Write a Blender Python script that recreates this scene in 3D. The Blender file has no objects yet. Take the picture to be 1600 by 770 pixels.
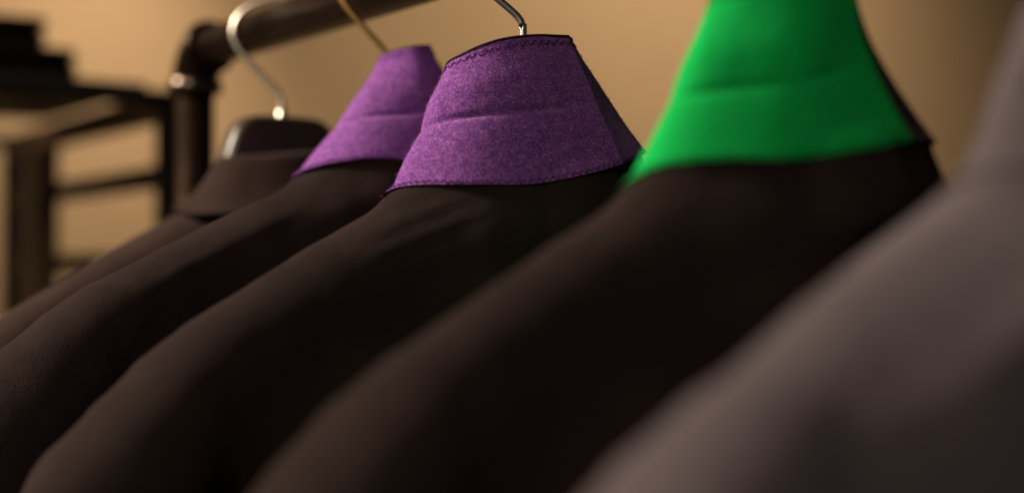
import bpy, bmesh, math, random
import numpy as np
from mathutils import Vector, Matrix

# ------------------------------------------------------------------ camera
scene = bpy.context.scene
COL = scene.collection
CAM_Z = 1.35
cam_data = bpy.data.cameras.new('camera')
cam = bpy.data.objects.new('camera', cam_data)
COL.objects.link(cam)
scene.camera = cam
cam_data.lens = 50.0
cam_data.sensor_width = 36.0
cam_data.clip_start = 0.02
cam_data.clip_end = 60.0
cam_data.dof.use_dof = True
cam_data.dof.focus_distance = 0.835
cam_data.dof.aperture_fstop = 1.95
cam_data.dof.aperture_blades = 0
cam.location = (0, 0, CAM_Z)
cam.rotation_euler = (math.radians(90 + 1.03), 0, math.radians(-34.72))

# ------------------------------------------------------------------ world, lamps, exposure
world = bpy.data.worlds.new('World')
scene.world = world
world.use_nodes = True
bg = world.node_tree.nodes['Background']
bg.inputs['Color'].default_value = (1.0, 0.86, 0.78, 1)
bg.inputs['Strength'].default_value = 0.032


def spot(name, loc, target, power, size_deg, blend, radius, color):
    d = bpy.data.lights.new(name, 'SPOT')
    d.energy = power
    d.spot_size = math.radians(size_deg)
    d.spot_blend = blend
    d.shadow_soft_size = radius
    d.color = color
    o = bpy.data.objects.new(name, d)
    COL.objects.link(o)
    o.location = loc
    o.rotation_euler = (Vector(target) - Vector(loc)).to_track_quat('-Z', 'Y').to_euler()
    return o


WARM = (1.0, 0.83, 0.65)
# ceiling spotlight left of and beyond the jackets, the main light on them
spot('ceiling_spotlight', (-0.93, 1.86, 2.44), (0.46, 0.66, 1.36), 405, 84, 0.6, 0.24, WARM)
# weaker fill further left, added to lift collar faces the main light misses
spot('fill_spot', (-1.40, -0.05, 2.25), (0.45, 0.60, 1.36), 54, 84, 0.8, 0.20, WARM)
# two downlights close to the wall that leave pools of light on it
spot('wall_downlight', (2.25, 1.50, 2.65), (2.10, 2.60, 1.62), 75, 136, 1.0, 0.06, WARM)
spot('wall_downlight', (0.78, 2.06, 2.65), (0.86, 2.60, 1.36), 80, 50, 1.0, 0.06, WARM)

scene.view_settings.view_transform = 'Standard'
scene.view_settings.look = 'None'
scene.view_settings.exposure = 0.0
scene.view_settings.gamma = 1.0
scene.render.engine = 'CYCLES'
scene.cycles.use_denoising = True
scene.cycles.sample_clamp_indirect = 3.0
scene.cycles.max_bounces = 6

# ------------------------------------------------------------------ materials


def new_mat(name):
    m = bpy.data.materials.new(name)
    m.use_nodes = True
    nt = m.node_tree
    return m, nt, nt.nodes['Principled BSDF']


def noise(nt, scale, detail=4, rough=0.6, vec=None):
    n = nt.nodes.new('ShaderNodeTexNoise')
    n.inputs['Scale'].default_value = scale
    n.inputs['Detail'].default_value = detail
    n.inputs['Roughness'].default_value = rough
    if vec is not None:
        nt.links.new(vec, n.inputs['Vector'])
    return n


def obj_coord(nt):
    return nt.nodes.new('ShaderNodeTexCoord').outputs['Object']


def ramp(nt, fac, stops):
    r = nt.nodes.new('ShaderNodeValToRGB')
    el = r.color_ramp.elements
    while len(el) < len(stops):
        el.new(0.5)
    for e, (p, c) in zip(el, stops):
        e.position = p
        e.color = (*c, 1)
    nt.links.new(fac, r.inputs['Fac'])
    return r


def bump(nt, height, strength, dist, prev=None):
    b = nt.nodes.new('ShaderNodeBump')
    b.inputs['Strength'].default_value = strength
    b.inputs['Distance'].default_value = dist
    nt.links.new(height, b.inputs['Height'])
    if prev is not None:
        nt.links.new(prev, b.inputs['Normal'])
    return b.outputs['Normal']


def wool_mat(name, dark, light, sheen, sheen_tint, sheen_rough=0.45, rough=0.9, spec=0.03):
    m, nt, p = new_mat(name)
    v = obj_coord(nt)
    n1 = noise(nt, 1100, 2, 0.5, v)
    n2 = noise(nt, 14, 3, 0.5, v)
    mix = nt.nodes.new('ShaderNodeMath')
    mix.operation = 'MULTIPLY_ADD'
    nt.links.new(n1.outputs['Fac'], mix.inputs[0])
    mix.inputs[1].default_value = 0.65
    nt.links.new(n2.outputs['Fac'], mix.inputs[2])
    r = ramp(nt, mix.outputs[0], [(0.45, dark), (1.0, light)])
    nt.links.new(r.outputs['Color'], p.inputs['Base Color'])
    p.inputs['Roughness'].default_value = rough
    p.inputs['Specular IOR Level'].default_value = spec
    p.inputs['Sheen Weight'].default_value = sheen
    p.inputs['Sheen Roughness'].default_value = sheen_rough
    p.inputs['Sheen Tint'].default_value = (*sheen_tint, 1)
    n3 = noise(nt, 900, 3, 0.6, v)
    n4 = noise(nt, 60, 3, 0.5, v)
    n5 = noise(nt, 17, 3, 0.5, v)
    b0 = bump(nt, n5.outputs['Fac'], 0.35, 0.008)
    b1 = bump(nt, n4.outputs['Fac'], 0.40, 0.002, b0)
    b2 = bump(nt, n3.outputs['Fac'], 0.8, 0.0008, b1)
    nt.links.new(b2, p.inputs['Normal'])
    return m


def felt_mat(name, dark, mid, light, sheen, sheen_tint, fine=1.0):
    m, nt, p = new_mat(name)
    v = obj_coord(nt)
    n1 = noise(nt, 1100, 4, 0.75, v)
    n2 = noise(nt, 210, 4, 0.65, v)
    mix = nt.nodes.new('ShaderNodeMath')
    mix.operation = 'MULTIPLY_ADD'
    nt.links.new(n2.outputs['Fac'], mix.inputs[0])
    mix.inputs[1].default_value = 0.22
    nt.links.new(n1.outputs['Fac'], mix.inputs[2])
    r = ramp(nt, mix.outputs[0], [(0.44, dark), (0.60, mid), (0.78, light)])
    nt.links.new(r.outputs['Color'], p.inputs['Base Color'])
    p.inputs['Roughness'].default_value = 0.95
    p.inputs['Specular IOR Level'].default_value = 0.032
    p.inputs['Sheen Weight'].default_value = sheen
    p.inputs['Sheen Roughness'].default_value = 0.5
    p.inputs['Sheen Tint'].default_value = (*sheen_tint, 1)
    b1 = bump(nt, n2.outputs['Fac'], 0.30 * fine, 0.0012)
    b2 = bump(nt, n1.outputs['Fac'], 0.45 * fine, 0.0006, b1)
    nt.links.new(b2, p.inputs['Normal'])
    return m


def plain_mat(name, color, rough, metal=0.0, spec=0.5, var=0.25, scale=40, bump_s=0.1, bump_d=0.0005, coat=0.0):
    m, nt, p = new_mat(name)
    v = obj_coord(nt)
    n = noise(nt, scale, 4, 0.6, v)
    lo = tuple(c * (1 - var) for c in color)
    hi = tuple(min(1, c * (1 + var)) for c in color)
    r = ramp(nt, n.outputs['Fac'], [(0.3, lo), (0.7, hi)])
    nt.links.new(r.outputs['Color'], p.inputs['Base Color'])
    rr = nt.nodes.new('ShaderNodeMapRange')
    rr.inputs['To Min'].default_value = rough * 0.85
    rr.inputs['To Max'].default_value = min(1, rough * 1.2)
    nt.links.new(n.outputs['Fac'], rr.inputs['Value'])
    nt.links.new(rr.outputs['Result'], p.inputs['Roughness'])
    p.inputs['Metallic'].default_value = metal
    p.inputs['Specular IOR Level'].default_value = spec
    p.inputs['Coat Weight'].default_value = coat
    n2 = noise(nt, scale * 8, 3, 0.6, v)
    nt.links.new(bump(nt, n2.outputs['Fac'], bump_s, bump_d), p.inputs['Normal'])
    return m


def wood_mat(name, dark, light, rough):
    m, nt, p = new_mat(name)
    tc = nt.nodes.new('ShaderNodeTexCoord')
    mp = nt.nodes.new('ShaderNodeMapping')
    mp.inputs['Scale'].default_value = (30, 3, 30)
    nt.links.new(tc.outputs['Object'], mp.inputs['Vector'])
    n = noise(nt, 4, 6, 0.65, mp.outputs['Vector'])
    r = ramp(nt, n.outputs['Fac'], [(0.3, dark), (0.7, light)])
    nt.links.new(r.outputs['Color'], p.inputs['Base Color'])
    p.inputs['Roughness'].default_value = rough
    nt.links.new(bump(nt, n.outputs['Fac'], 0.2, 0.001), p.inputs['Normal'])
    return m


M = {}
M['wool_black'] = wool_mat('black_brown_wool', (0.0095, 0.0062, 0.0058), (0.0240, 0.0160, 0.0148), 0.03, (0.9, 0.6, 0.62))
M['wool_far'] = wool_mat('dark_brown_wool', (0.016, 0.0095, 0.0080), (0.034, 0.0205, 0.0175), 0.09, (0.8, 0.65, 0.6))
M['wool_grey'] = wool_mat('mauve_grey_wool', (0.056, 0.045, 0.050), (0.094, 0.076, 0.084), 0.08, (0.8, 0.75, 0.8))
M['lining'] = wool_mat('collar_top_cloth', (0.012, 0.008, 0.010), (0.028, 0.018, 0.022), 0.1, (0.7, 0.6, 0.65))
M['felt_purple'] = felt_mat('purple_felt', (0.052, 0.011, 0.100), (0.145, 0.034, 0.235), (0.43, 0.175, 0.53), 0.40, (0.95, 0.62, 0.95))
M['felt_green'] = felt_mat('green_felt', (0.002, 0.24, 0.042), (0.003, 0.37, 0.068), (0.015, 0.44, 0.095), 0.05, (0.4, 0.95, 0.5), 0.4)
M['thread_purple'] = plain_mat('dark_purple_thread', (0.075, 0.021, 0.125), 0.9, spec=0.2)
M['thread_green'] = plain_mat('dark_green_thread', (0.003, 0.10, 0.025), 0.8, spec=0.2)
M['fuzz_purple'] = plain_mat('purple_fibre', (0.30, 0.13, 0.36), 0.9, spec=0.1)
M['pipe'] = plain_mat('dark_bronze_pipe', (0.031, 0.017, 0.010), 0.33, metal=0.9, spec=0.5, var=0.4, scale=30, bump_s=0.15)
M['pipe_highlight'] = plain_mat('highlit_pipe_ring', (0.12, 0.09, 0.07), 0.25, metal=0.95, var=0.3)  # highlight on the post-side ring, helped by a lighter metal colour than the pipe
M['steel'] = plain_mat('brushed_steel', (0.62, 0.60, 0.56), 0.33, metal=1.0, var=0.08, scale=120)
M['brass'] = plain_mat('polished_brass', (0.80, 0.52, 0.16), 0.33, metal=1.0, var=0.08, scale=120)
M['nickel'] = plain_mat('satin_nickel', (0.70, 0.64, 0.54), 0.34, metal=1.0, var=0.06, scale=120)
M['hanger_dark'] = plain_mat('dark_lacquered_hanger', (0.034, 0.024, 0.016), 0.38, spec=0.45, var=0.2, coat=0.0)
M['rack_metal'] = plain_mat('black_rack_metal', (0.005, 0.004, 0.0035), 0.5, spec=0.4, var=0.3)
M['rack_wood'] = wood_mat('brown_rack_wood', (0.22, 0.13, 0.062), (0.34, 0.21, 0.105), 0.55)
M['upright_wood'] = wood_mat('pale_oak', (0.075, 0.043, 0.020), (0.11, 0.066, 0.031), 0.6)
M['shelf_wood'] = wood_mat('dark_shelf_wood', (0.014, 0.009, 0.007), (0.03, 0.02, 0.015), 0.6)
M['folded_black'] = wool_mat('folded_black_cloth', (0.004, 0.003, 0.003), (0.009, 0.006, 0.006), 0.03, (0.7, 0.6, 0.6))
M['folded_brown'] = wool_mat('folded_brown_black_cloth', (0.006, 0.004, 0.004), (0.013, 0.009, 0.008), 0.03, (0.7, 0.6, 0.6))
M['button'] = plain_mat('black_button', (0.012, 0.010, 0.010), 0.35)


def wall_material():
    m, nt, p = new_mat('warm_plaster')
    v = obj_coord(nt)
    n = noise(nt, 1.6, 5, 0.6, v)
    r = ramp(nt, n.outputs['Fac'], [(0.3, (0.48, 0.325, 0.175)), (0.7, (0.54, 0.365, 0.20))])
    nt.links.new(r.outputs['Color'], p.inputs['Base Color'])
    p.inputs['Roughness'].default_value = 0.9
    p.inputs['Specular IOR Level'].default_value = 0.15
    n2 = noise(nt, 160, 5, 0.6, v)
    nt.links.new(bump(nt, n2.outputs['Fac'], 0.3, 0.001), p.inputs['Normal'])
    return m


M['wall'] = wall_material()
M['floor'] = wood_mat('dark_floor_wood', (0.03, 0.02, 0.013), (0.07, 0.045, 0.028), 0.5)

# ------------------------------------------------------------------ object helpers


def link(name, me, mat, parent=None):
    o = bpy.data.objects.new(name, me)
    COL.objects.link(o)
    if mat is not None and not me.materials:
        me.materials.append(M[mat] if isinstance(mat, str) else mat)
    if parent is not None:
        o.parent = parent
    return o


def thing(name, label, cat, loc=(0, 0, 0), rz=0.0, group=None):
    o = bpy.data.objects.new(name, None)
    o.empty_display_size = 0.05
    COL.objects.link(o)
    o.location = loc
    o.rotation_euler = (0, 0, rz)
    tag(o, label, cat, group)
    return o


def tag(o, label, cat, group=None):
    o['label'] = label
    o['category'] = cat
    if group:
        o['group'] = group
    return o


def smooth(me, flag=True):
    me.polygons.foreach_set('use_smooth', [flag] * len(me.polygons))
    me.update()


def mesh_from(name, verts, faces, sm=True):
    me = bpy.data.meshes.new(name)
    me.from_pydata([tuple(map(float, v)) for v in verts], [], [tuple(map(int, f)) for f in faces])
    me.validate()
    if sm:
        smooth(me)
    return me


def bevel_box(name, lo, hi, bev=0.003, seg=2, rot=None):
    bm = bmesh.new()
    bmesh.ops.create_cube(bm, size=1.0)
    lo = Vector(lo)
    hi = Vector(hi)
    for v in bm.verts:
        v.co = Vector((lo[i] + (v.co[i] + 0.5) * (hi[i] - lo[i]) for i in range(3)))
    if bev > 0:
        bmesh.ops.bevel(bm, geom=list(bm.edges), offset=bev, segments=seg, profile=0.5, affect='EDGES')
    me = bpy.data.meshes.new(name)
    bm.to_mesh(me)
    bm.free()
    smooth(me, False)
    return me


def catmull(pts, n, closed=False):
    P = np.asarray(pts, float)
    if len(P) == 2:
        t = np.linspace(0, 1, n)[:, None]
        return P[0] * (1 - t) + P[1] * t
    ext = np.vstack([2 * P[0] - P[1], P, 2 * P[-1] - P[-2]])
    # centripetal-like parametrisation by chord length
    seg = np.linalg.norm(np.diff(P, axis=0), axis=1)
    cum = np.r_[0, np.cumsum(seg)]
    out = []
    for s in np.linspace(0, cum[-1], n):
        i = min(max(int(np.searchsorted(cum, s, side='right')) - 1, 0), len(P) - 2)
        t = (s - cum[i]) / max(seg[i], 1e-9)
        p0, p1, p2, p3 = ext[i], ext[i + 1], ext[i + 2], ext[i + 3]
        out.append(0.5 * (2 * p1 + (p2 - p0) * t + (2 * p0 - 5 * p1 + 4 * p2 - p3) * t * t + (3 * p1 - p0 - 3 * p2 + p3) * t ** 3))
    return np.array(out)


def tube_geo(path, radius, seg=10, cap=True, off=0):
    """verts, faces of a tube along a path; radius scalar or per-point"""
    P = np.asarray(path, float)
    n = len(P)
    rad = np.full(n, radius) if np.isscalar(radius) else np.asarray(radius, float)
    T = np.gradient(P, axis=0)
    T /= np.maximum(np.linalg.norm(T, axis=1)[:, None], 1e-12)
    up = np.array([0.0, 0, 1]) if abs(T[0][2]) < 0.9 else np.array([1.0, 0, 0])
    N = np.cross(T[0], up)
    N /= np.linalg.norm(N)
    verts, faces = [], []
    for i in range(n):
        N = N - T[i] * N.dot(T[i])
        N /= max(np.linalg.norm(N), 1e-12)
        B = np.cross(T[i], N)
        for k in range(seg):
            a = 2 * math.pi * k / seg
            verts.append(P[i] + rad[i] * (math.cos(a) * N + math.sin(a) * B))
    for i in range(n - 1):
        for k in range(seg):
            a, b = i * seg + k, i * seg + (k + 1) % seg
            faces.append((off + a, off + b, off + b + seg, off + a + seg))
    if cap:
        faces.append(tuple(off + k for k in range(seg))[::-1])
        faces.append(tuple(off + (n - 1) * seg + k for k in range(seg)))
    return verts, faces


def tube(name, path, radius, seg=12, cap=True):
    v, f = tube_geo(path, radius, seg, cap)
    return mesh_from(name, v, f)


def lathe(name, prof, seg=32, axis='z'):
    """prof: (r, h) pairs along an axis"""
    verts, faces = [], []
    for r, h in prof:
        for k in range(seg):
            a = 2 * math.pi * k / seg
            p = (r * math.cos(a), r * math.sin(a), h)
            verts.append(p if axis == 'z' else (p[0], p[2], p[1]))
    for i in range(len(prof) - 1):
        for k in range(seg):
            a, b = i * seg + k, i * seg + (k + 1) % seg
            faces.append((a, b, b + seg, a + seg))
    return mesh_from(name, verts, faces)


# ------------------------------------------------------------------ setting
WALL_Y = 2.60
wall = link('wall', bevel_box('wall', (-0.9, WALL_Y, 0), (9.0, WALL_Y + 0.12, 2.9), 0), 'wall')
wall['kind'] = 'structure'
floor = link('floor', bevel_box('floor', (-1.4, -1.6, -0.05), (9.0, WALL_Y, 0.0), 0), 'floor')
floor['kind'] = 'structure'

# ------------------------------------------------------------------ clothes rail
RX = 0.4896
RZ = CAM_Z + 0.196
RAIL_R = 0.0168
YF, YN = 1.203, -0.45
rail = thing('clothes_rail', 'dark bronze pipe clothes rail with elbow corner holding the row of jackets', 'clothes rail', (RX, YF, 0))


def rl(p):
    return (p[0] - RX, p[1] - YF, p[2])


link('rail_tube', tube('rail_tube', [rl((RX, YN + 0.02, RZ)), rl((RX, 0.4, RZ)), rl((RX, YF - 0.02, RZ))], RAIL_R, 40), 'pipe', rail)
for ye, sgn in ((YF, -1), (YN, 1)):
    link('post', tube('post', [rl((RX, ye, 0.01)), rl((RX, ye, 0.8)), rl((RX, ye, RZ - 0.022))], RAIL_R, 40), 'pipe', rail)
    arc = []
    for k in range(13):
        a = math.radians(90 * k / 12)
        # from the rail side to the post side
        arc.append(rl((RX, ye + sgn * 0.030 * (1 - math.sin(a)), RZ - 0.030 * (1 - math.cos(a)))))
    el = link('elbow', tube('elbow', arc, 0.0205, 40), 'pipe', rail)
    for (pos, ax) in ((rl((RX, ye + sgn * 0.031, RZ)), 'y'), (rl((RX, ye, RZ - 0.031)), 'z')):
        prof = [(0.0168, -0.006), (0.0222, -0.006), (0.0236, -0.004), (0.0240, 0), (0.0236, 0.004), (0.0222, 0.006), (0.0168, 0.006)]
        me = lathe('elbow_ring', prof, 40, ax)
        o = link('elbow_ring', me, 'pipe_highlight' if ax == 'z' else 'pipe', el)
        o.location = pos
    fl = lathe('base_flange', [(0.0168, 0.034), (0.024, 0.034), (0.025, 0.012), (0.055, 0.010), (0.058, 0.006), (0.058, 0.0005), (0.0, 0.0005)], 40)
    o = link('base_flange', fl, 'pipe', rail)
    o.location = rl((RX, ye, 0))

# ------------------------------------------------------------------ jackets: implicit body -> mesh
# local frame of a jacket, in centimetres: u along the shoulders (towards the left of
# the photo), v towards the back of the jacket, w up from the camera height; the hook axis is u=v=0


def smin(a, b, k):
    h = np.clip(0.5 + 0.5 * (b - a) / k, 0, 1)
    return b * (1 - h) + a * h - k * h * (1 - h)


def smax(a, b, k):
    return -smin(-a, -b, k)


RIDGE = [(4.0, 6.2, 2.4), (9.1, 4.4, 2.6), (13.5, 2.0, 2.9), (16.6, 0.3, 3.1), (20.8, -2.1, 3.6), (23.5, -4.1, 4.0),
         (25.8, -6.2, 4.4), (28.6, -9.2, 4.9), (30.6, -12.8, 5.3), (31.8, -18.0, 5.5), (32.2, -26, 5.5), (31.6, -42, 5.2), (30.6, -60, 4.8)]


def chain_from_ridge(dw, steep=0.0):
    R = np.array(RIDGE, float)
    R[:, 1] += dw - steep * np.maximum(R[:, 0] - 9, 0) * (R[:, 1] > -12)
    R[9:, 1] += 0
    P = R[:, :2]
    T = np.gradient(P, axis=0)
    T /= np.linalg.norm(T, axis=1)[:, None]
    Nn = np.c_[-T[:, 1], T[:, 0]]
    Nn[Nn[:, 1] < -0.2] *= -1
    Nn = np.where((Nn[:, 0] < 0)[:, None], -Nn, Nn)
    C = P - Nn * R[:, 2:3]
    vc = np.interp(R[:, 1], [-60, -30, -8, 5], [-4.0, -2.0, -0.2, 0.0])
    return np.c_[C[:, 0], vc, C[:, 1], R[:, 2]]


def polar_fn(ring, centre):
    """ring: (u,v,w) around the neck -> functions of angle giving radius and height"""
    A = np.array(ring, float)
    du, dv = A[:, 0] - centre[0], A[:, 1] - centre[1]
    ang = np.arctan2(dv, du)
    o = np.argsort(ang)
    ang, rad, hw = ang[o], np.hypot(du, dv)[o], A[o, 2]
    a3 = np.r_[ang - 2 * np.pi, ang, ang + 2 * np.pi]
    r3, h3 = np.tile(rad, 3), np.tile(hw, 3)
    return (lambda q: np.interp(q, a3, r3)), (lambda q: np.interp(q, a3, h3))


class Body:
    def __init__(self, ring, centre, dw=0.0, steep=0.0, folds=(), seed=0, inset=0.35, lean=0.8, drape=1.0, arch=1.0):
        self.chain = chain_from_ridge(dw, steep)
        self.c = centre
        self.fr, self.fh = polar_fn(ring, centre)
        self.dw, self.steep, self.folds, self.seed = dw, steep, folds, seed
        self.inset, self.lean, self.drape, self.arch = inset, lean, drape, arch
        rng = random.Random(seed)
        self.ph = [rng.uniform(0, 6.28) for _ in range(12)]

    def ridge_w(self, au):
        R = np.array(RIDGE)
        return np.interp(au, R[:9, 0], R[:9, 1] + self.dw - self.steep * np.maximum(R[:9, 0] - 9, 0))

    def __call__(self, u, v, w):
        au = np.abs(u)
        d = None
        for i in range(len(self.chain) - 1):
            a, b = self.chain[i], self.chain[i + 1]
            ba = b[:3] - a[:3]
            pu, pv, pw = au - a[0], v - a[1], w - a[2]
            h = np.clip((pu * ba[0] + pv * ba[1] + pw * ba[2]) / ba.dot(ba), 0, 1)
            q = np.sqrt((pu - ba[0] * h) ** 2 + (pv - ba[1] * h) ** 2 + (pw - ba[2] * h) ** 2) - (a[3] + (b[3] - a[3]) * h)
            d = q if d is None else np.minimum(d, q)
        # torso slab
        T = np.interp(w, [-80, -45, -20, -6, 4, 8], [8.2, 7.4, 7.8, 6.9, 5.2, 4.2])
        vc = np.interp(w, [-80, -20, 4], [-0.5, -0.3, 0.3])
        U = np.interp(w, [-80, -45, -20, -8, 5], [23.5, 21.0, 20.6, 20.0, 14.0])
        # arched over the shoulder: narrow at the ridge, opening below it
        depth = np.clip(self.ridge_w(au) - w, 0.0, 60.0)
        T = T * np.sqrt(np.clip((depth + 0.15) / (self.arch * np.interp(au, [0, 6, 15, 24], [4.5, 6.0, 15.0, 18.0])), 0.01, 1))
        # pillow profile towards the sides
        T = T * np.sqrt(np.clip(1.02 - (au / (U + 1.0)) ** 4, 0.05, 1))
        top = (w - (self.ridge_w(au) - 1.0)) * 0.86
        t = smax(np.abs(v - vc) - T, au - U, 3.0)
        t = smax(t, top, 3.0)
        t = smax(t, -78 - w, 1.5)
        d = smin(d, t, 3.0)
        # neck stand
        du, dv = u - self.c[0], v - self.c[1]
        ang = np.arctan2(dv, du)
        Rb, Wb = self.fr(ang), self.fh(ang)
        below = Wb - w
        Rn = Rb - self.inset + np.where(below > 0, 0.40 * below + 0.02 * below ** 2, self.lean * below)
        nk = (np.hypot(du, dv) - Rn) * 0.82
        nk = smax(nk, w - (Wb + 0.9), 0.3)
        nk = smax(nk, (Wb - 4.0) - w, 2.0)
        d = smin(d, nk, 1.6)
        # folds and drape
        ph = self.ph
        dr = self.drape
        back = np.clip((v + 1) / 5, 0, 1)
        low = np.clip((3 - w) / 25, 0, 1)
        d = d + dr * low * 0.35 * np.sin(u * 0.42 + 0.05 * w + ph[0]) * np.sin(u * 0.17 + ph[1])
        d = d + dr * 0.05 * np.sin(0.55 * u + 0.9 * w + ph[2]) * np.sin(0.31 * w - 0.4 * v + ph[3])
        d = d + dr * 0.03 * np.sin(1.3 * u - 0.9 * w + ph[4]) * np.sin(0.7 * w + 0.9 * u + ph[5])
        arm = np.clip((au - 21) / 6, 0, 1)
        d = d + dr * arm * 0.07 * np.sin(0.75 * w + 0.35 * v + 0.2 * u + ph[6]) * np.sin(0.4 * v + 0.23 * w + ph[7])
        for (u0, w0, slope, width, amp, ulo, uhi) in self.folds:
            q = w - (w0 + slope * (u - u0))
            fade = np.clip((u - ulo) / 2.0, 0, 1) * np.clip((uhi - u) / 2.5, 0, 1) * np.clip((v + 3.0) / 2.0, 0, 1)
            d = d - amp * np.exp(-(q / width) ** 2) * fade
        return d


def surface_nets(fn, lo, hi, h):
    ax = [np.arange(lo[i], hi[i] + h * 0.5, h) for i in range(3)]
    U, V, W = np.meshgrid(*ax, indexing='ij')
    D = fn(U, V, W)
    n = D.shape
    inside = D < 0
    acc = np.zeros((n[0] - 1, n[1] - 1, n[2] - 1, 3))
    cnt = np.zeros((n[0] - 1, n[1] - 1, n[2] - 1))
    sl = lambda o, k: slice(o, n[k] - 1 + o)
    corners = [(a, b, c) for a in (0, 1) for b in (0, 1) for c in (0, 1)]
    for ca in corners:
        for k in range(3):
            if ca[k] == 1:
                continue
            cb = list(ca)
            cb[k] = 1
            da = D[sl(ca[0], 0), sl(ca[1], 1), sl(ca[2], 2)]
            db = D[sl(cb[0], 0), sl(cb[1], 1), sl(cb[2], 2)]
            m = (da < 0) != (db < 0)
            t = np.where(m, da / np.where(m, da - db, 1), 0)
            for j in range(3):
                acc[..., j] += np.where(m, ca[j] + (t if j == k else 0), 0)
            cnt += m
    used = cnt > 0
    idx = -np.ones(used.shape, int)
    idx[used] = np.arange(used.sum())
    cell = np.argwhere(used)
    pos = (cell + acc[used] / cnt[used][:, None]) * h + np.array(lo)
    quads = []
    for k in range(3):
        a, b = (k + 1) % 3, (k + 2) % 3
        s0 = [slice(1, n[j] - 1) for j in range(3)]
        s0[k] = slice(0, n[k] - 1)
        s1 = list(s0)
        s1[k] = slice(1, n[k])
        i0, i1 = inside[tuple(s0)], inside[tuple(s1)]
        for flip, m in ((False, i0 & ~i1), (True, ~i0 & i1)):
            e = np.argwhere(m)
            if not len(e):
                continue
            off = np.ones(3, int)
            off[k] = 0
            e = e + off
            def g(da, db):
                q = e.copy()
                q[:, a] -= da
                q[:, b] -= db
                return idx[q[:, 0], q[:, 1], q[:, 2]]
            quad = np.c_[g(1, 1), g(0, 1), g(0, 0), g(1, 0)]
            quads.append(quad[:, ::-1] if flip else quad)
    return pos, np.vstack(quads)


def body_parts(body, root, mat, h=0.55):
    P, Q = surface_nets(body, (-40, -13, -82), (40, 13, 17), h)
    # settle the vertices on the surface, take the normals from the field
    e = 0.25
    for it in range(3):
        d = body(P[:, 0], P[:, 1], P[:, 2])
        G = np.c_[body(P[:, 0] + e, P[:, 1], P[:, 2]) - body(P[:, 0] - e, P[:, 1], P[:, 2]),
                  body(P[:, 0], P[:, 1] + e, P[:, 2]) - body(P[:, 0], P[:, 1] - e, P[:, 2]),
                  body(P[:, 0], P[:, 1], P[:, 2] + e) - body(P[:, 0], P[:, 1], P[:, 2] - e)] / (2 * e)
        L = np.maximum((G ** 2).sum(1), 0.05)
        if it < 2:
            P = P - G * (np.clip(d, -0.4, 0.4) / L)[:, None]
    Nn = G / np.maximum(np.linalg.norm(G, axis=1)[:, None], 1e-9)
    c = P[Q].mean(1)
    ang = np.arctan2(c[:, 1] - body.c[1], c[:, 0] - body.c[0])
    keep = c[:, 2] < body.fh(ang) + 0.5            # open at the neck, inside the collar
    Q, c = Q[keep], c[keep]
    au = np.abs(c[:, 0])
    arm = au > np.interp(c[:, 2], [-80, -24, -12, 0], [26.2, 25.6, 22.6, 21.0])
    sel = {('sleeve', 0): arm & (c[:, 0] > 0), ('sleeve', 1): arm & (c[:, 0] < 0),
           ('back_panel', 0): ~arm & (c[:, 1] > -1.0),
           ('front_panel', 0): ~arm & (c[:, 1] <= -1.0) & (c[:, 0] > 0), ('front_panel', 1): ~arm & (c[:, 1] <= -1.0) & (c[:, 0] <= 0)}
    for (nm, _), m in sel.items():
        q = Q[m]
        ids, inv = np.unique(q, return_inverse=True)
        me = mesh_from(nm, P[ids] * 0.01, inv.reshape(-1, 4))
        if len(me.vertices) == len(ids):
            me.normals_split_custom_set_from_vertices([tuple(x) for x in Nn[ids]])
        link(nm, me, mat, root)


# ------------------------------------------------------------------ collars


def collar_grid(base, mid, top, crease, nc=(56, 30), nr=64):
    """columns from the front left round the back to the front right; a fold at column `crease`"""
    def row(pts):
        a = catmull(pts[:crease + 1], nc[0])
        b = catmull(pts[crease:], nc[1])
        return np.vstack([a, b[1:]])
    B, T = row(base), row(top)
    Mi = row(mid) if mid is not None else 0.5 * (B + T)
    rows = []
    for t in np.linspace(0, 1, nr):
        l0 = 2 * (t - 0.5) * (t - 1)
        l1 = -4 * t * (t - 1)
        l2 = 2 * t * (t - 0.5)
        rows.append(B * l0 + Mi * l1 + T * l2)
    return np.array(rows)          # nr, ncol, 3


def grid_normals(G):
    du = np.gradient(G, axis=1)
    dt = np.gradient(G, axis=0)
    N = np.cross(dt, du)
    N /= np.maximum(np.linalg.norm(N, axis=2)[..., None], 1e-9)
    ctr = G.mean((0, 1))
    out = (N * (G - ctr)).sum(2).mean()
    return N if out > 0 else -N


def grid_mesh(name, G, flip=False, sharp=None):
    nr, ncol = G.shape[:2]
    V = G.reshape(-1, 3) * 0.01
    F = []
    for i in range(nr - 1):
        for k in range(ncol - 1):
            a = i * ncol + k
            f = (a, a + 1, a + ncol + 1, a + ncol)
            F.append(f[::-1] if flip else f)
    me = mesh_from(name, V, F)
    if sharp is not None:
        at = me.attributes.new('sharp_edge', 'BOOLEAN', 'EDGE') if 'sharp_edge' not in me.attributes else me.attributes['sharp_edge']
        for e in me.edges:
            a, b = e.vertices
            at.data[e.index].value = (a % ncol == sharp and b % ncol == sharp)
    return me


def arc_resample(line, step):
    seg = np.linalg.norm(np.diff(line, axis=0), axis=1)
    cum = np.r_[0, np.cumsum(seg)]
    s = np.arange(0, cum[-1], step)
    return np.array([np.interp(s, cum, line[:, j]) for j in range(3)]).T, s


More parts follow.
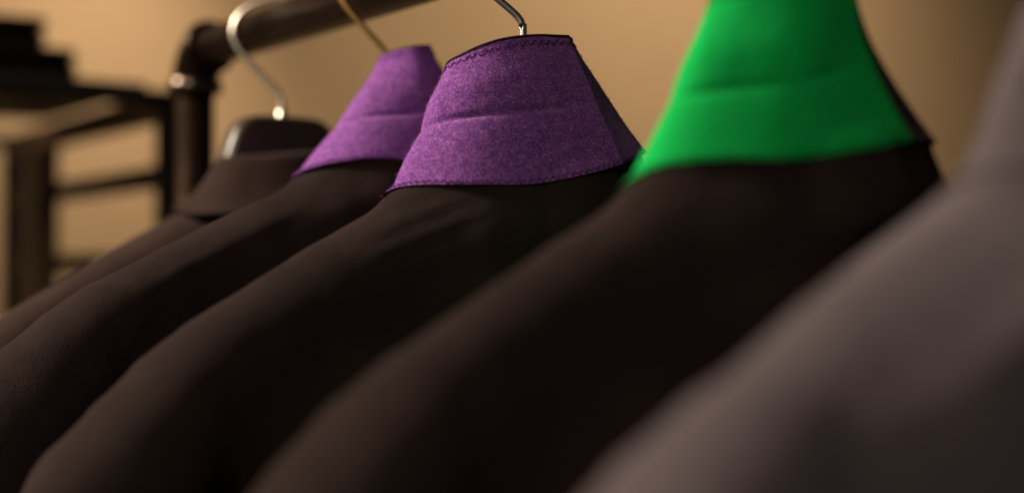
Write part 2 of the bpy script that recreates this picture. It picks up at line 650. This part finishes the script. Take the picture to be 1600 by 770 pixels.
def zigzag(name, G, N, t_hi, t_lo, pitch, mat, parent, rad=0.032, jit=0.04, seed=1):
    """a sewn zigzag between two heights of the collar, thread half sunk in the felt"""
    rng = random.Random(seed)
    nr = len(G)
    def line(t):
        x = t * (nr - 1)
        i = min(int(x), nr - 2)
        return G[i] * (1 - x + i) + G[i + 1] * (x - i), N[i]
    a, n = line(t_hi)
    b, _ = line(t_lo)
    a = a + n * 0.02
    b = b + n * 0.02
    seg = np.linalg.norm(np.diff(a, axis=0), axis=1)
    cum = np.r_[0, np.cumsum(seg)]
    V, F = [], []
    s = 0.3
    k = 0
    prev = None
    while s < cum[-1] - 0.3:
        L = a if k % 2 == 0 else b
        p = np.array([np.interp(s + rng.uniform(-jit, jit), cum, L[:, j]) for j in range(3)])
        if prev is not None:
            m = 0.5 * (prev + p)
            nn = np.array([np.interp(s, cum, n[:, j]) for j in range(3)])
            v, f = tube_geo([prev - nn * 0.03, prev * 0.7 + p * 0.3 + nn * 0.012, m + nn * 0.016, prev * 0.3 + p * 0.7 + nn * 0.012, p - nn * 0.03], rad, 5, True, len(V))
            V += v
            F += f
        prev = p
        s += pitch * 0.5
        k += 1
    o = link(name, mesh_from(name, np.array(V) * 0.01, F), mat, parent)
    return o


def fuzz(name, G, N, count, mat, parent, seed=3, lmin=0.10, lmax=0.32, rad=0.0055):
    """loose fibres standing off the felt"""
    rng = np.random.default_rng(seed)
    nr, ncol = G.shape[:2]
    V, F = [], []
    for _ in range(count):
        x = rng.uniform(0, nr - 1.001)
        y = rng.uniform(0, ncol - 1.001)
        i, k = int(x), int(y)
        fx, fy = x - i, y - k
        p = (G[i, k] * (1 - fx) * (1 - fy) + G[i + 1, k] * fx * (1 - fy) + G[i, k + 1] * (1 - fx) * fy + G[i + 1, k + 1] * fx * fy)
        n = N[i, k]
        t = rng.normal(size=3)
        t -= n * t.dot(n)
        t /= np.linalg.norm(t)
        s = rng.normal(size=3)
        s /= np.linalg.norm(s)
        L = rng.uniform(lmin, lmax)
        lift = rng.uniform(0.15, 0.55)
        pts = [p - n * 0.02, p + t * L * 0.35 + n * L * lift * 0.7, p + t * L * 0.7 + n * L * lift * 0.95 + s * L * 0.12, p + t * L + n * L * lift * rng.uniform(0.3, 1.2) + s * L * 0.3]
        v, f = tube_geo(pts, [rad, rad, rad * 0.8, rad * 0.5], 3, False, len(V))
        V += v
        F += f
    o = link(name, mesh_from(name, np.array(V) * 0.01, F), mat, parent)
    o['kind'] = 'stuff'
    return o


def popped_collar(root, body, base, mid, top, crease, felt, lining, thread=None, roll=None, seed=0, rim=0.16, side=None, fuzz_n=0, stitch_both=True, fuzz_mat=None, wrinkle=1.0):
    G = collar_grid(base, mid, top, crease)
    nr, ncol = G.shape[:2]
    ctr = np.array([body.c[0], body.c[1]])
    rng = random.Random(seed)
    ph = [rng.uniform(0, 6.28) for _ in range(8)]
    N = grid_normals(G)
    # soft waviness, a groove along the roll line, slight cupping of the two halves
    for i in range(nr):
        t = i / (nr - 1)
        for k in range(ncol):
            s = k / (ncol - 1)
            dsp = wrinkle * (0.05 * math.sin(7 * s * 3.1 + ph[0] + 2 * t) + 0.035 * math.sin(19 * s + 5 * t + ph[1]) * math.sin(6 * t + ph[2]))
            if roll:
                t0 = roll[0] + roll[1] * (s - 0.4) + roll[3] * max(0.0, 0.30 - s) * -1 + 0.012 * math.sin(11 * s + ph[3])
                fade = min(1.0, max(0.0, (0.63 - s) / 0.06)) if s > 0.5 else 1.0
                cusp = math.exp(-math.sqrt((t - t0) ** 2 + 0.0004) / 0.11)
                dsp += fade * roll[2] * (-1.0 * cusp - 0.9 * math.exp(-((t - t0) / 0.022) ** 2) + 0.5 * math.exp(-((t - t0 - 0.22) / 0.12) ** 2))
            G[i, k] += N[i, k] * dsp * min(1, 4 * t + 0.15)
    # keep the cloth just outside the body below it
    for it in range(14):
        d = body(G[..., 0], G[..., 1], G[..., 2])
        need = np.clip(0.14 - d, 0, 0.3) * (np.linspace(1, 0, nr) > 0.35)[:, None]
        out = G[..., :2] - ctr
        out /= np.maximum(np.linalg.norm(out, axis=2)[..., None], 1e-6)
        G[..., :2] += out * need[..., None]
    N = grid_normals(G)
    if side:
        col = link('collar', grid_mesh('collar', G[:, :56]), felt, root)
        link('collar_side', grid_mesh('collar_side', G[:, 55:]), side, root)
    else:
        col = link('collar', grid_mesh('collar', G, sharp=55), felt, root)
    # inner face, rolled over the top edge: the dark rim seen above the felt
    inner = G - N * 0.26
    lift = np.array([0, 0, 1.0])
    rim_rows = [G[-1] + N[-1] * 0.05 - lift * 0.02, G[-1] + N[-1] * 0.06 + lift * rim * 0.55, G[-1] + lift * rim - N[-1] * 0.04, G[-1] - N[-1] * 0.2 + lift * rim * 0.9]
    strip = np.array(rim_rows + [inner[i] for i in range(nr - 1, -1, -1)])
    link('collar_lining', grid_mesh('collar_lining', strip, True), lining, root)
    # ends of the collar at the front, closing felt to lining
    for e in (0, -1):
        q = np.array([G[:, e], inner[:, e]])
        link('collar_end', grid_mesh('collar_end', q, e == 0), lining, root)
    if thread:
        Gs, Ns = (G[:, :56], N[:, :56]) if side else (G, N)
        zigzag('zigzag_stitching', Gs, Ns, 0.975, 0.935, 0.50, thread, col, seed=seed + 1)
        zigzag('zigzag_stitching', Gs, Ns, 0.035, 0.004, 0.42, thread, col, seed=seed + 2, rad=0.026)
    if fuzz_n:
        fuzz('felt_fuzz', G, N, fuzz_n, fuzz_mat, col, seed)
    return G


HOOK_DIR = (0.822, -0.569)          # the hooks' planes are turned towards the camera's side


def make_hanger(Y, label, hook_pts, hook_mat, hump, stem_low, thick=0.7, drop=0.0, hdir=HOOK_DIR, group='hangers on the rail'):
    root = thing('clothes_hanger', label, 'hanger', (RX, Y, CAM_Z), math.pi, group)
    # arm: outline in (u, w), extruded with rounded edges, a little deeper at the shoulder ends
    right = hump                        # from the hump's top centre outwards to u ~ 9
    out = [(9.2, 2.0 - drop), (14.0, -0.8 - drop), (18.0, -3.2 - drop), (19.0, -4.4 - drop)]
    under = [(18.6, -5.8 - drop), (14.0, -3.4 - drop), (8.0, -0.5 - drop), (3.0, 1.6 - drop), (0.0, 2.2 - drop)]
    half = right + out + under
    poly = half + [(-u, w) for u, w in half[::-1][1:-1]]
    bm = bmesh.new()
    def dep(u):
        return thick + 0.02 * max(0, abs(u) - 4)
    def bend(u):
        return -0.008 * u * u * 0.5
    f1 = [bm.verts.new((u * 0.01, (bend(u) + dep(u)) * 0.01, w * 0.01)) for u, w in poly]
    f2 = [bm.verts.new((u * 0.01, (bend(u) - dep(u)) * 0.01, w * 0.01)) for u, w in poly]
    n = len(poly)
    F1 = bm.faces.new(f1)
    F2 = bm.faces.new(f2[::-1])
    for i in range(n):
        bm.faces.new((f1[i], f2[i], f2[(i + 1) % n], f1[(i + 1) % n]))
    bmesh.ops.recalc_face_normals(bm, faces=bm.faces)
    rim_e = [e for e in bm.edges if (F1 in e.link_faces or F2 in e.link_faces)]
    bmesh.ops.bevel(bm, geom=rim_e, offset=thick * 0.0083, segments=6, profile=0.5, affect='EDGES', clamp_overlap=True)
    bmesh.ops.triangulate(bm, faces=[f for f in bm.faces if len(f.verts) > 4])
    me = bpy.data.meshes.new('shoulder_arm')
    bm.to_mesh(me)
    bm.free()
    smooth(me)
    link('shoulder_arm', me, 'hanger_dark', root)
    pts = [(0.0, 0.0, stem_low)] + [(l * hdir[0], l * hdir[1], w) for l, w in hook_pts]
    path = catmull(pts, 90)
    hk = link('hook', tube('hook', path * 0.01, 0.0022, 14), hook_mat, root)
    # rounded tip and the threaded ferrule at the foot of the stem
    bm = bmesh.new()
    bmesh.ops.create_uvsphere(bm, u_segments=14, v_segments=8, radius=0.0026)
    for v in bm.verts:
        v.co += Vector(path[-1] * 0.01)
    me = bpy.data.meshes.new('hook_tip')
    bm.to_mesh(me)
    bm.free()
    smooth(me)
    link('hook_tip', me, hook_mat, hk)
    fe = lathe('ferrule', [(0.0021, 0.007), (0.0036, 0.0065), (0.0040, 0.001), (0.0044, 0.0), (0.0044, -0.004)], 20)
    o = link('ferrule', fe, hook_mat, root)
    o.location = (0, 0, hump[0][1] * 0.01)
    return root


def hook_shape(bend_w, lmax=3.75, wl=19.0, first=None):
    h = [(0.02, bend_w - 0.6), (0.08, bend_w)]
    x0, y0 = 0.08, bend_w
    h += [(0.45, bend_w + 0.62), (lmax * 0.52, bend_w + (wl - bend_w) * 0.44), (lmax * 0.84, bend_w + (wl - bend_w) * 0.70), (lmax * 0.985, wl - 0.55), (lmax, wl + 0.15),
          (lmax * 0.92, wl + 1.15), (lmax * 0.70, wl + 2.0), (lmax * 0.36, 21.45), (0.0, 21.55), (-1.15, 20.95), (-1.85, 19.9), (-2.05, 18.7)]
    return h


# -- jacket local frames along the rail (distance of the hook along the rail)
JY = {1: 1.0255, 2: 0.858, 3: 0.6943, 4: 0.4782, 5: 0.2972}
WIDE_HUMP = [(0.0, 12.25), (2.2, 12.2), (3.1, 12.05), (3.8, 11.6), (4.3, 11.0), (4.7, 10.0), (5.1, 8.7), (5.6, 6.2), (7.0, 4.2)]
SLIM_HUMP = [(0.0, 8.2), (0.9, 8.1), (1.5, 7.6), (2.2, 6.4), (3.6, 5.0), (6.0, 3.8)]

# === jacket 3: purple collar in focus
b3 = [(2.4, -7.6, -1.0), (5.6, -4.4, 2.6), (8.54, -1.05, 4.48), (8.02, 1.26, 4.86), (6.01, 3.74, 4.84), (2.35, 5.31, 5.0), (-2.91, 5.79, 6.23),
      (-6.76, 3.34, 7.2), (-7.6, -0.6, 6.2), (-6.4, -4.6, 2.8), (-3.6, -7.6, -1.0)]
t3 = [(1.5, -5.0, 7.6), (2.9, -3.3, 10.2), (4.96, -0.94, 11.85), (4.75, 0.6, 12.5), (3.31, 1.96, 13.19), (1.21, 2.81, 13.59), (-1.15, 2.99, 13.77),
      (-2.67, 1.24, 13.7), (-3.2, -1.0, 12.4), (-3.0, -3.4, 10.2), (-2.2, -5.2, 7.6)]
root3 = thing('suit_jacket', 'black jacket with sharp focused purple felt collar turned up, steel hook above', 'jacket', (RX, JY[3], CAM_Z), math.pi, 'jackets hanging on the rail')
body3 = Body(b3, (0.3, 0.4), -0.8, -0.03, folds=[(8.0, 3.5, -0.42, 0.38, 0.13, 5.5, 12.5), (8.0, 2.5, -0.42, 0.40, 0.13, 5.0, 13.0)], seed=11)
body_parts(body3, root3, 'wool_black', 0.5)
popped_collar(root3, body3, b3, None, t3, 6, 'felt_purple', 'lining', 'thread_purple', roll=(0.50, -0.05, 0.20, 0.5), seed=21, fuzz_n=6000, fuzz_mat='fuzz_purple')
make_hanger(JY[3], 'hanger with steel hook in the jacket with sharp purple collar', hook_shape(14.75, 3.7, 19.1), 'steel', SLIM_HUMP, 8.0, drop=0.8)

# === jacket 2: purple collar behind
b2 = [(1.8, -7.0, 1.0), (4.6, -3.8, 4.8), (6.78, -0.81, 6.3), (6.17, 1.93, 7.0), (4.0, 4.04, 7.4), (0.84, 5.26, 7.47), (-3.2, 5.63, 8.14),
      (-6.4, 3.2, 8.6), (-7.2, -0.6, 7.4), (-6.0, -4.4, 4.6), (-3.4, -7.2, 1.0)]
t2 = [(-0.9, -3.6, 10.5), (-0.5, -1.6, 13.2), (0.69, 0.01, 14.72), (0.53, 1.15, 15.04), (-0.01, 2.13, 15.18), (-0.72, 2.81, 15.33), (-1.61, 2.94, 15.44),
      (-2.71, 1.39, 15.3), (-3.2, -0.6, 14.2), (-3.0, -2.6, 12.2), (-2.4, -4.0, 10.5)]
root2 = thing('suit_jacket', 'black jacket with purple felt collar turned up, brass hook above', 'jacket', (RX, JY[2], CAM_Z), math.pi, 'jackets hanging on the rail')
body2 = Body(b2, (-0.2, 0.4), 0.2, -0.095, folds=[(12, 2.2, -0.5, 0.5, 0.12, 7, 19)], seed=12)
body_parts(body2, root2, 'wool_black', 0.5)
popped_collar(root2, body2, b2, None, t2, 6, 'felt_purple', 'lining', 'thread_purple', roll=(0.42, 0.02, 0.12, 0.3), seed=22, rim=0.08, fuzz_n=3000, fuzz_mat='fuzz_purple')
make_hanger(JY[2], 'hanger with brass hook in the second jacket from the rail corner', hook_shape(15.0, 3.3, 19.6), 'brass', SLIM_HUMP, 8.0)

# === jacket 4: green collar
b4 = [(2.6, -7.6, -1.6), (5.8, -4.6, 2.0), (8.62, -1.59, 3.67), (8.62, 0.48, 4.52), (6.85, 2.55, 4.85), (3.53, 4.61, 4.95), (-2.55, 5.29, 6.0),
      (-6.6, 3.4, 6.14), (-7.4, -0.6, 5.4), (-6.4, -4.6, 2.0), (-3.6, -7.6, -1.6)]
m4 = [(2.2, -6.2, 3.2), (4.2, -3.8, 6.4), (6.13, -1.09, 8.3), (6.39, 0.2, 8.58), (4.97, 1.78, 8.94), (2.41, 3.56, 9.22), (-1.35, 3.75, 10.0),
      (-3.69, 2.36, 10.12), (-4.6, -0.6, 9.2), (-4.2, -3.8, 6.6), (-2.8, -6.2, 3.2)]
t4 = [(1.4, -4.8, 6.8), (2.6, -3.0, 10.4), (4.0, -0.83, 12.53), (4.05, -0.01, 12.8), (3.34, 1.33, 12.96), (1.36, 2.78, 13.12), (-1.14, 3.23, 13.33),
      (-2.9, 1.5, 13.3), (-3.3, -1.0, 12.2), (-3.0, -3.2, 10.0), (-2.0, -4.8, 6.8)]
root4 = thing('suit_jacket', 'black jacket with bright green felt collar turned up', 'jacket', (RX, JY[4], CAM_Z), math.pi, 'jackets hanging on the rail')
body4 = Body(b4, (0.3, 0.4), -1.2, -0.015, seed=13)
body_parts(body4, root4, 'wool_black', 0.55)
popped_collar(root4, body4, b4, m4, t4, 6, 'felt_green', 'lining', 'thread_green', roll=(0.42, 0.02, 0.15, 0.25), seed=23, rim=0.1, side='lining')
make_hanger(JY[4], 'hanger in the jacket with the green collar', hook_shape(14.9, 3.7, 19.1), 'steel', SLIM_HUMP, 8.0, drop=1.2)

# === jacket 5: blurred grey one nearest the camera
b5 = [(2.6, -7.6, -2.4), (5.8, -4.8, 1.2), (8.67, -1.63, 2.85), (9.0, 0.4, 3.4), (7.0, 3.0, 3.7), (3.4, 5.0, 3.9), (-2.6, 5.6, 4.9),
      (-6.6, 3.4, 5.2), (-7.4, -0.6, 4.6), (-6.4, -4.6, 1.2), (-3.6, -7.6, -2.4)]
t5 = [(1.6, -5.2, 5.6), (3.0, -3.6, 7.2), (5.6, -1.2, 9.2), (5.3, 0.6, 10.2), (3.8, 2.1, 10.9), (1.4, 3.0, 11.3), (-1.2, 3.2, 11.5),
      (-2.8, 1.4, 11.4), (-3.3, -1.0, 10.4), (-3.1, -3.4, 8.4), (-2.2, -5.2, 5.6)]
root5 = thing('suit_jacket', 'mauve grey jacket nearest the camera, strongly blurred at right edge', 'jacket', (RX, JY[5], CAM_Z), math.pi, 'jackets hanging on the rail')
body5 = Body(b5, (0.3, 0.4), -1.8, -0.055, seed=14, arch=0.15)
body_parts(body5, root5, 'wool_grey', 0.6)
popped_collar(root5, body5, b5, None, t5, 6, 'wool_grey', 'lining', None, roll=(0.45, 0.0, 0.15, 0.2), seed=24)
make_hanger(JY[5], 'hanger in the blurred mauve grey jacket nearest the camera', hook_shape(13.6, 3.7, 19.0), 'steel', SLIM_HUMP, 8.0, drop=1.6)

# === jacket 1: far one, collar turned down, hanger showing above it
r1 = [(2.2, -6.4, 2.5), (4.2, -3.4, 6.2), (5.45, 0.0, 8.5), (4.9, 1.7, 8.75), (3.3, 2.9, 8.85), (0.0, 3.9, 9.2), (-3.0, 3.3, 9.3), (-4.9, 0.9, 9.1), (-4.6, -2.8, 6.8), (-2.4, -6.4, 2.5)]
l1 = [(5.0, -8.6, -3.5), (7.6, -4.6, 1.6), (8.9, -0.5, 4.7), (8.7, 2.3, 4.4), (7.2, 4.9, 4.3), (1.6, 6.5, 4.5), (-3.6, 6.3, 4.7), (-8.0, 2.6, 4.6), (-8.2, -4.4, 1.6), (-5.0, -8.6, -3.5)]
n1 = [(2.6, -6.8, 1.0), (5.2, -3.8, 4.0), (7.2, -0.2, 6.0), (6.4, 2.0, 6.1), (4.6, 3.7, 6.2), (0.4, 4.7, 6.4), (-3.2, 4.2, 6.4), (-6.2, 1.6, 6.2), (-5.8, -3.2, 4.4), (-2.8, -6.8, 1.0)]
root1 = thing('suit_jacket', 'dark brown jacket with plain turned down collar, farthest along the rail', 'jacket', (RX, JY[1], CAM_Z), math.pi, 'jackets hanging on the rail')
body1 = Body(n1, (0.2, 0.2), -0.55, 0.0, seed=15, inset=0.5)
body_parts(body1, root1, 'wool_far', 0.6)


def folded_collar(root, body, roll_ring, leaf_ring):
    A = catmull(roll_ring, 80)
    L = catmull(leaf_ring, 80)
    ctr = np.array([0.2, 0.2, 0])
    def shift(row, k):
        o = row[:, :2] - ctr[:2]
        o = o / np.linalg.norm(o, axis=1)[:, None]
        r = row.copy()
        r[:, :2] += o * k
        return r
    down = np.array([0, 0, 1.0])
    rows = [shift(A, -0.75) - down * 3.2, shift(A, -0.7) - down * 1.2, shift(A, -0.45) - down * 0.25, shift(A, -0.12) + down * 0.06, shift(A, 0.18) - down * 0.10]
    n_in = len(rows)
    A2 = shift(A, 0.42) - down * 0.45
    for t in np.linspace(0, 1, 12):
        rows.append(A2 * (1 - t) + L * t + (down * -0.35 * math.sin(math.pi * t)))
    rows.append(shift(L, 0.0) - down * 0.12)
    rows.append(shift(L, -0.35) - down * 0.02)
    rows.append(shift(L, -0.9) + down * 0.6)
    G = np.array(rows)
    for it in range(14):
        d = body(G[..., 0], G[..., 1], G[..., 2])
        m = np.zeros(len(rows))
        m[n_in:] = 0.20
        m[-2:] = 0.08
        need = np.clip(m[:, None] - d, 0, 0.4)
        need[:n_in] = 0
        o = G[..., :2] - ctr[:2]
        o /= np.maximum(np.linalg.norm(o, axis=2)[..., None], 1e-6)
        G[..., :2] += o * need[..., None] * 0.6
        G[..., 2] += need * 0.6
    link('collar', grid_mesh('collar', G), 'wool_far', root)


folded_collar(root1, body1, r1, l1)
make_hanger(JY[1], 'dark glossy hanger with pale hook standing above the far brown jacket', hook_shape(13.7, 3.9, 18.9), 'nickel', WIDE_HUMP, 12.0, thick=1.4, drop=0.6)

# ------------------------------------------------------------------ display rack behind
TZ = CAM_Z + 0.217           # underside frame top
rack = thing('display_rack', 'black metal display rack with brown wooden edge behind the rail corner', 'rack', (0.63, 1.64, 0))


def rk(lo, hi, bev=0.002):
    return bevel_box('rack_piece', (lo[0] - 0.63, lo[1] - 1.64, lo[2]), (hi[0] - 0.63, hi[1] - 1.64, hi[2]), bev)


XL = -0.25
for x0, y0, mat in ((0.62, 1.625, 'rack_metal'), (0.62, 2.300, 'rack_metal'), (XL, 1.625, 'rack_metal'), (XL, 2.300, 'rack_metal')):
    link('leg', rk((x0, y0, 0.0), (x0 + 0.026, y0 + 0.026, TZ - 0.019)), mat, rack)
link('front_bar', rk((XL, 1.624, TZ - 0.018), (0.646, 1.650, TZ)), 'rack_metal', rack)
link('rear_bar', rk((XL, 2.300, TZ - 0.020), (0.641, 2.321, TZ)), 'rack_metal', rack)
link('edge_board', rk((0.619, 1.654, TZ - 0.036), (0.639, 2.298, TZ - 0.002)), 'rack_wood', rack)
link('edge_board', rk((XL, 1.648, TZ - 0.036), (XL + 0.02, 2.298, TZ - 0.002)), 'rack_wood', rack)
link('top_board', rk((XL, 1.654, TZ - 0.0005), (0.612, 2.06, TZ + 0.010)), 'shelf_wood', rack)
for wz in (0.115, 0.012):
    link('side_bar', rk((0.621, 1.647, CAM_Z + wz - 0.013), (0.639, 2.298, CAM_Z + wz + 0.013)), 'rack_metal', rack)
    link('side_bar', rk((XL + 0.001, 1.647, CAM_Z + wz - 0.013), (XL + 0.019, 2.298, CAM_Z + wz + 0.013)), 'rack_metal', rack)
link('upright_board', rk((0.596, 2.00, 0.0), (0.614, 2.13, TZ - 0.040)), 'upright_wood', rack)


def folded(name, label, lo, hi, layers, mat, seed):
    """a folded garment: stacked soft layers with rounded fold edges"""
    root = thing(name, label, 'folded clothes', ((lo[0] + hi[0]) / 2, (lo[1] + hi[1]) / 2, lo[2]), 0, 'folded clothes on the rack')
    rng = random.Random(seed)
    H = (hi[2] - lo[2]) / layers
    for i in range(layers):
        bm = bmesh.new()
        bmesh.ops.create_cube(bm, size=1)
        sx, sy = hi[0] - lo[0] - rng.uniform(0, 0.008), hi[1] - lo[1] - rng.uniform(0, 0.012)
        for v in bm.verts:
            v.co = Vector((v.co.x * sx, v.co.y * sy, v.co.z * H * 0.97 + (i + 0.5) * H))
        bmesh.ops.bevel(bm, geom=list(bm.edges), offset=H * 0.42, segments=4, profile=0.5, affect='EDGES')
        bmesh.ops.subdivide_edges(bm, edges=[e for e in bm.edges if e.calc_length() > 0.05], cuts=10, use_grid_fill=True)
        for v in bm.verts:
            v.co.z += 0.0016 * math.sin(v.co.x * 34 + i * 2 + seed) * math.sin(v.co.y * 27 + i)
            v.co.z = max(v.co.z, 0.0003)
        me = bpy.data.meshes.new('fold')
        bm.to_mesh(me)
        bm.free()
        smooth(me)
        link('fold', me, mat, root)
    return root


zt = TZ + 0.0105
folded('folded_garment', 'black folded garment lying on the rack, under a smaller one', (0.10, 1.66, zt), (0.535, 1.96, zt + 0.036), 2, 'folded_black', 5)
folded('folded_garment', 'dark brown folded garment on top of the pile at upper left', (0.08, 1.67, zt + 0.037), (0.500, 1.94, zt + 0.070), 2, 'folded_brown', 8)
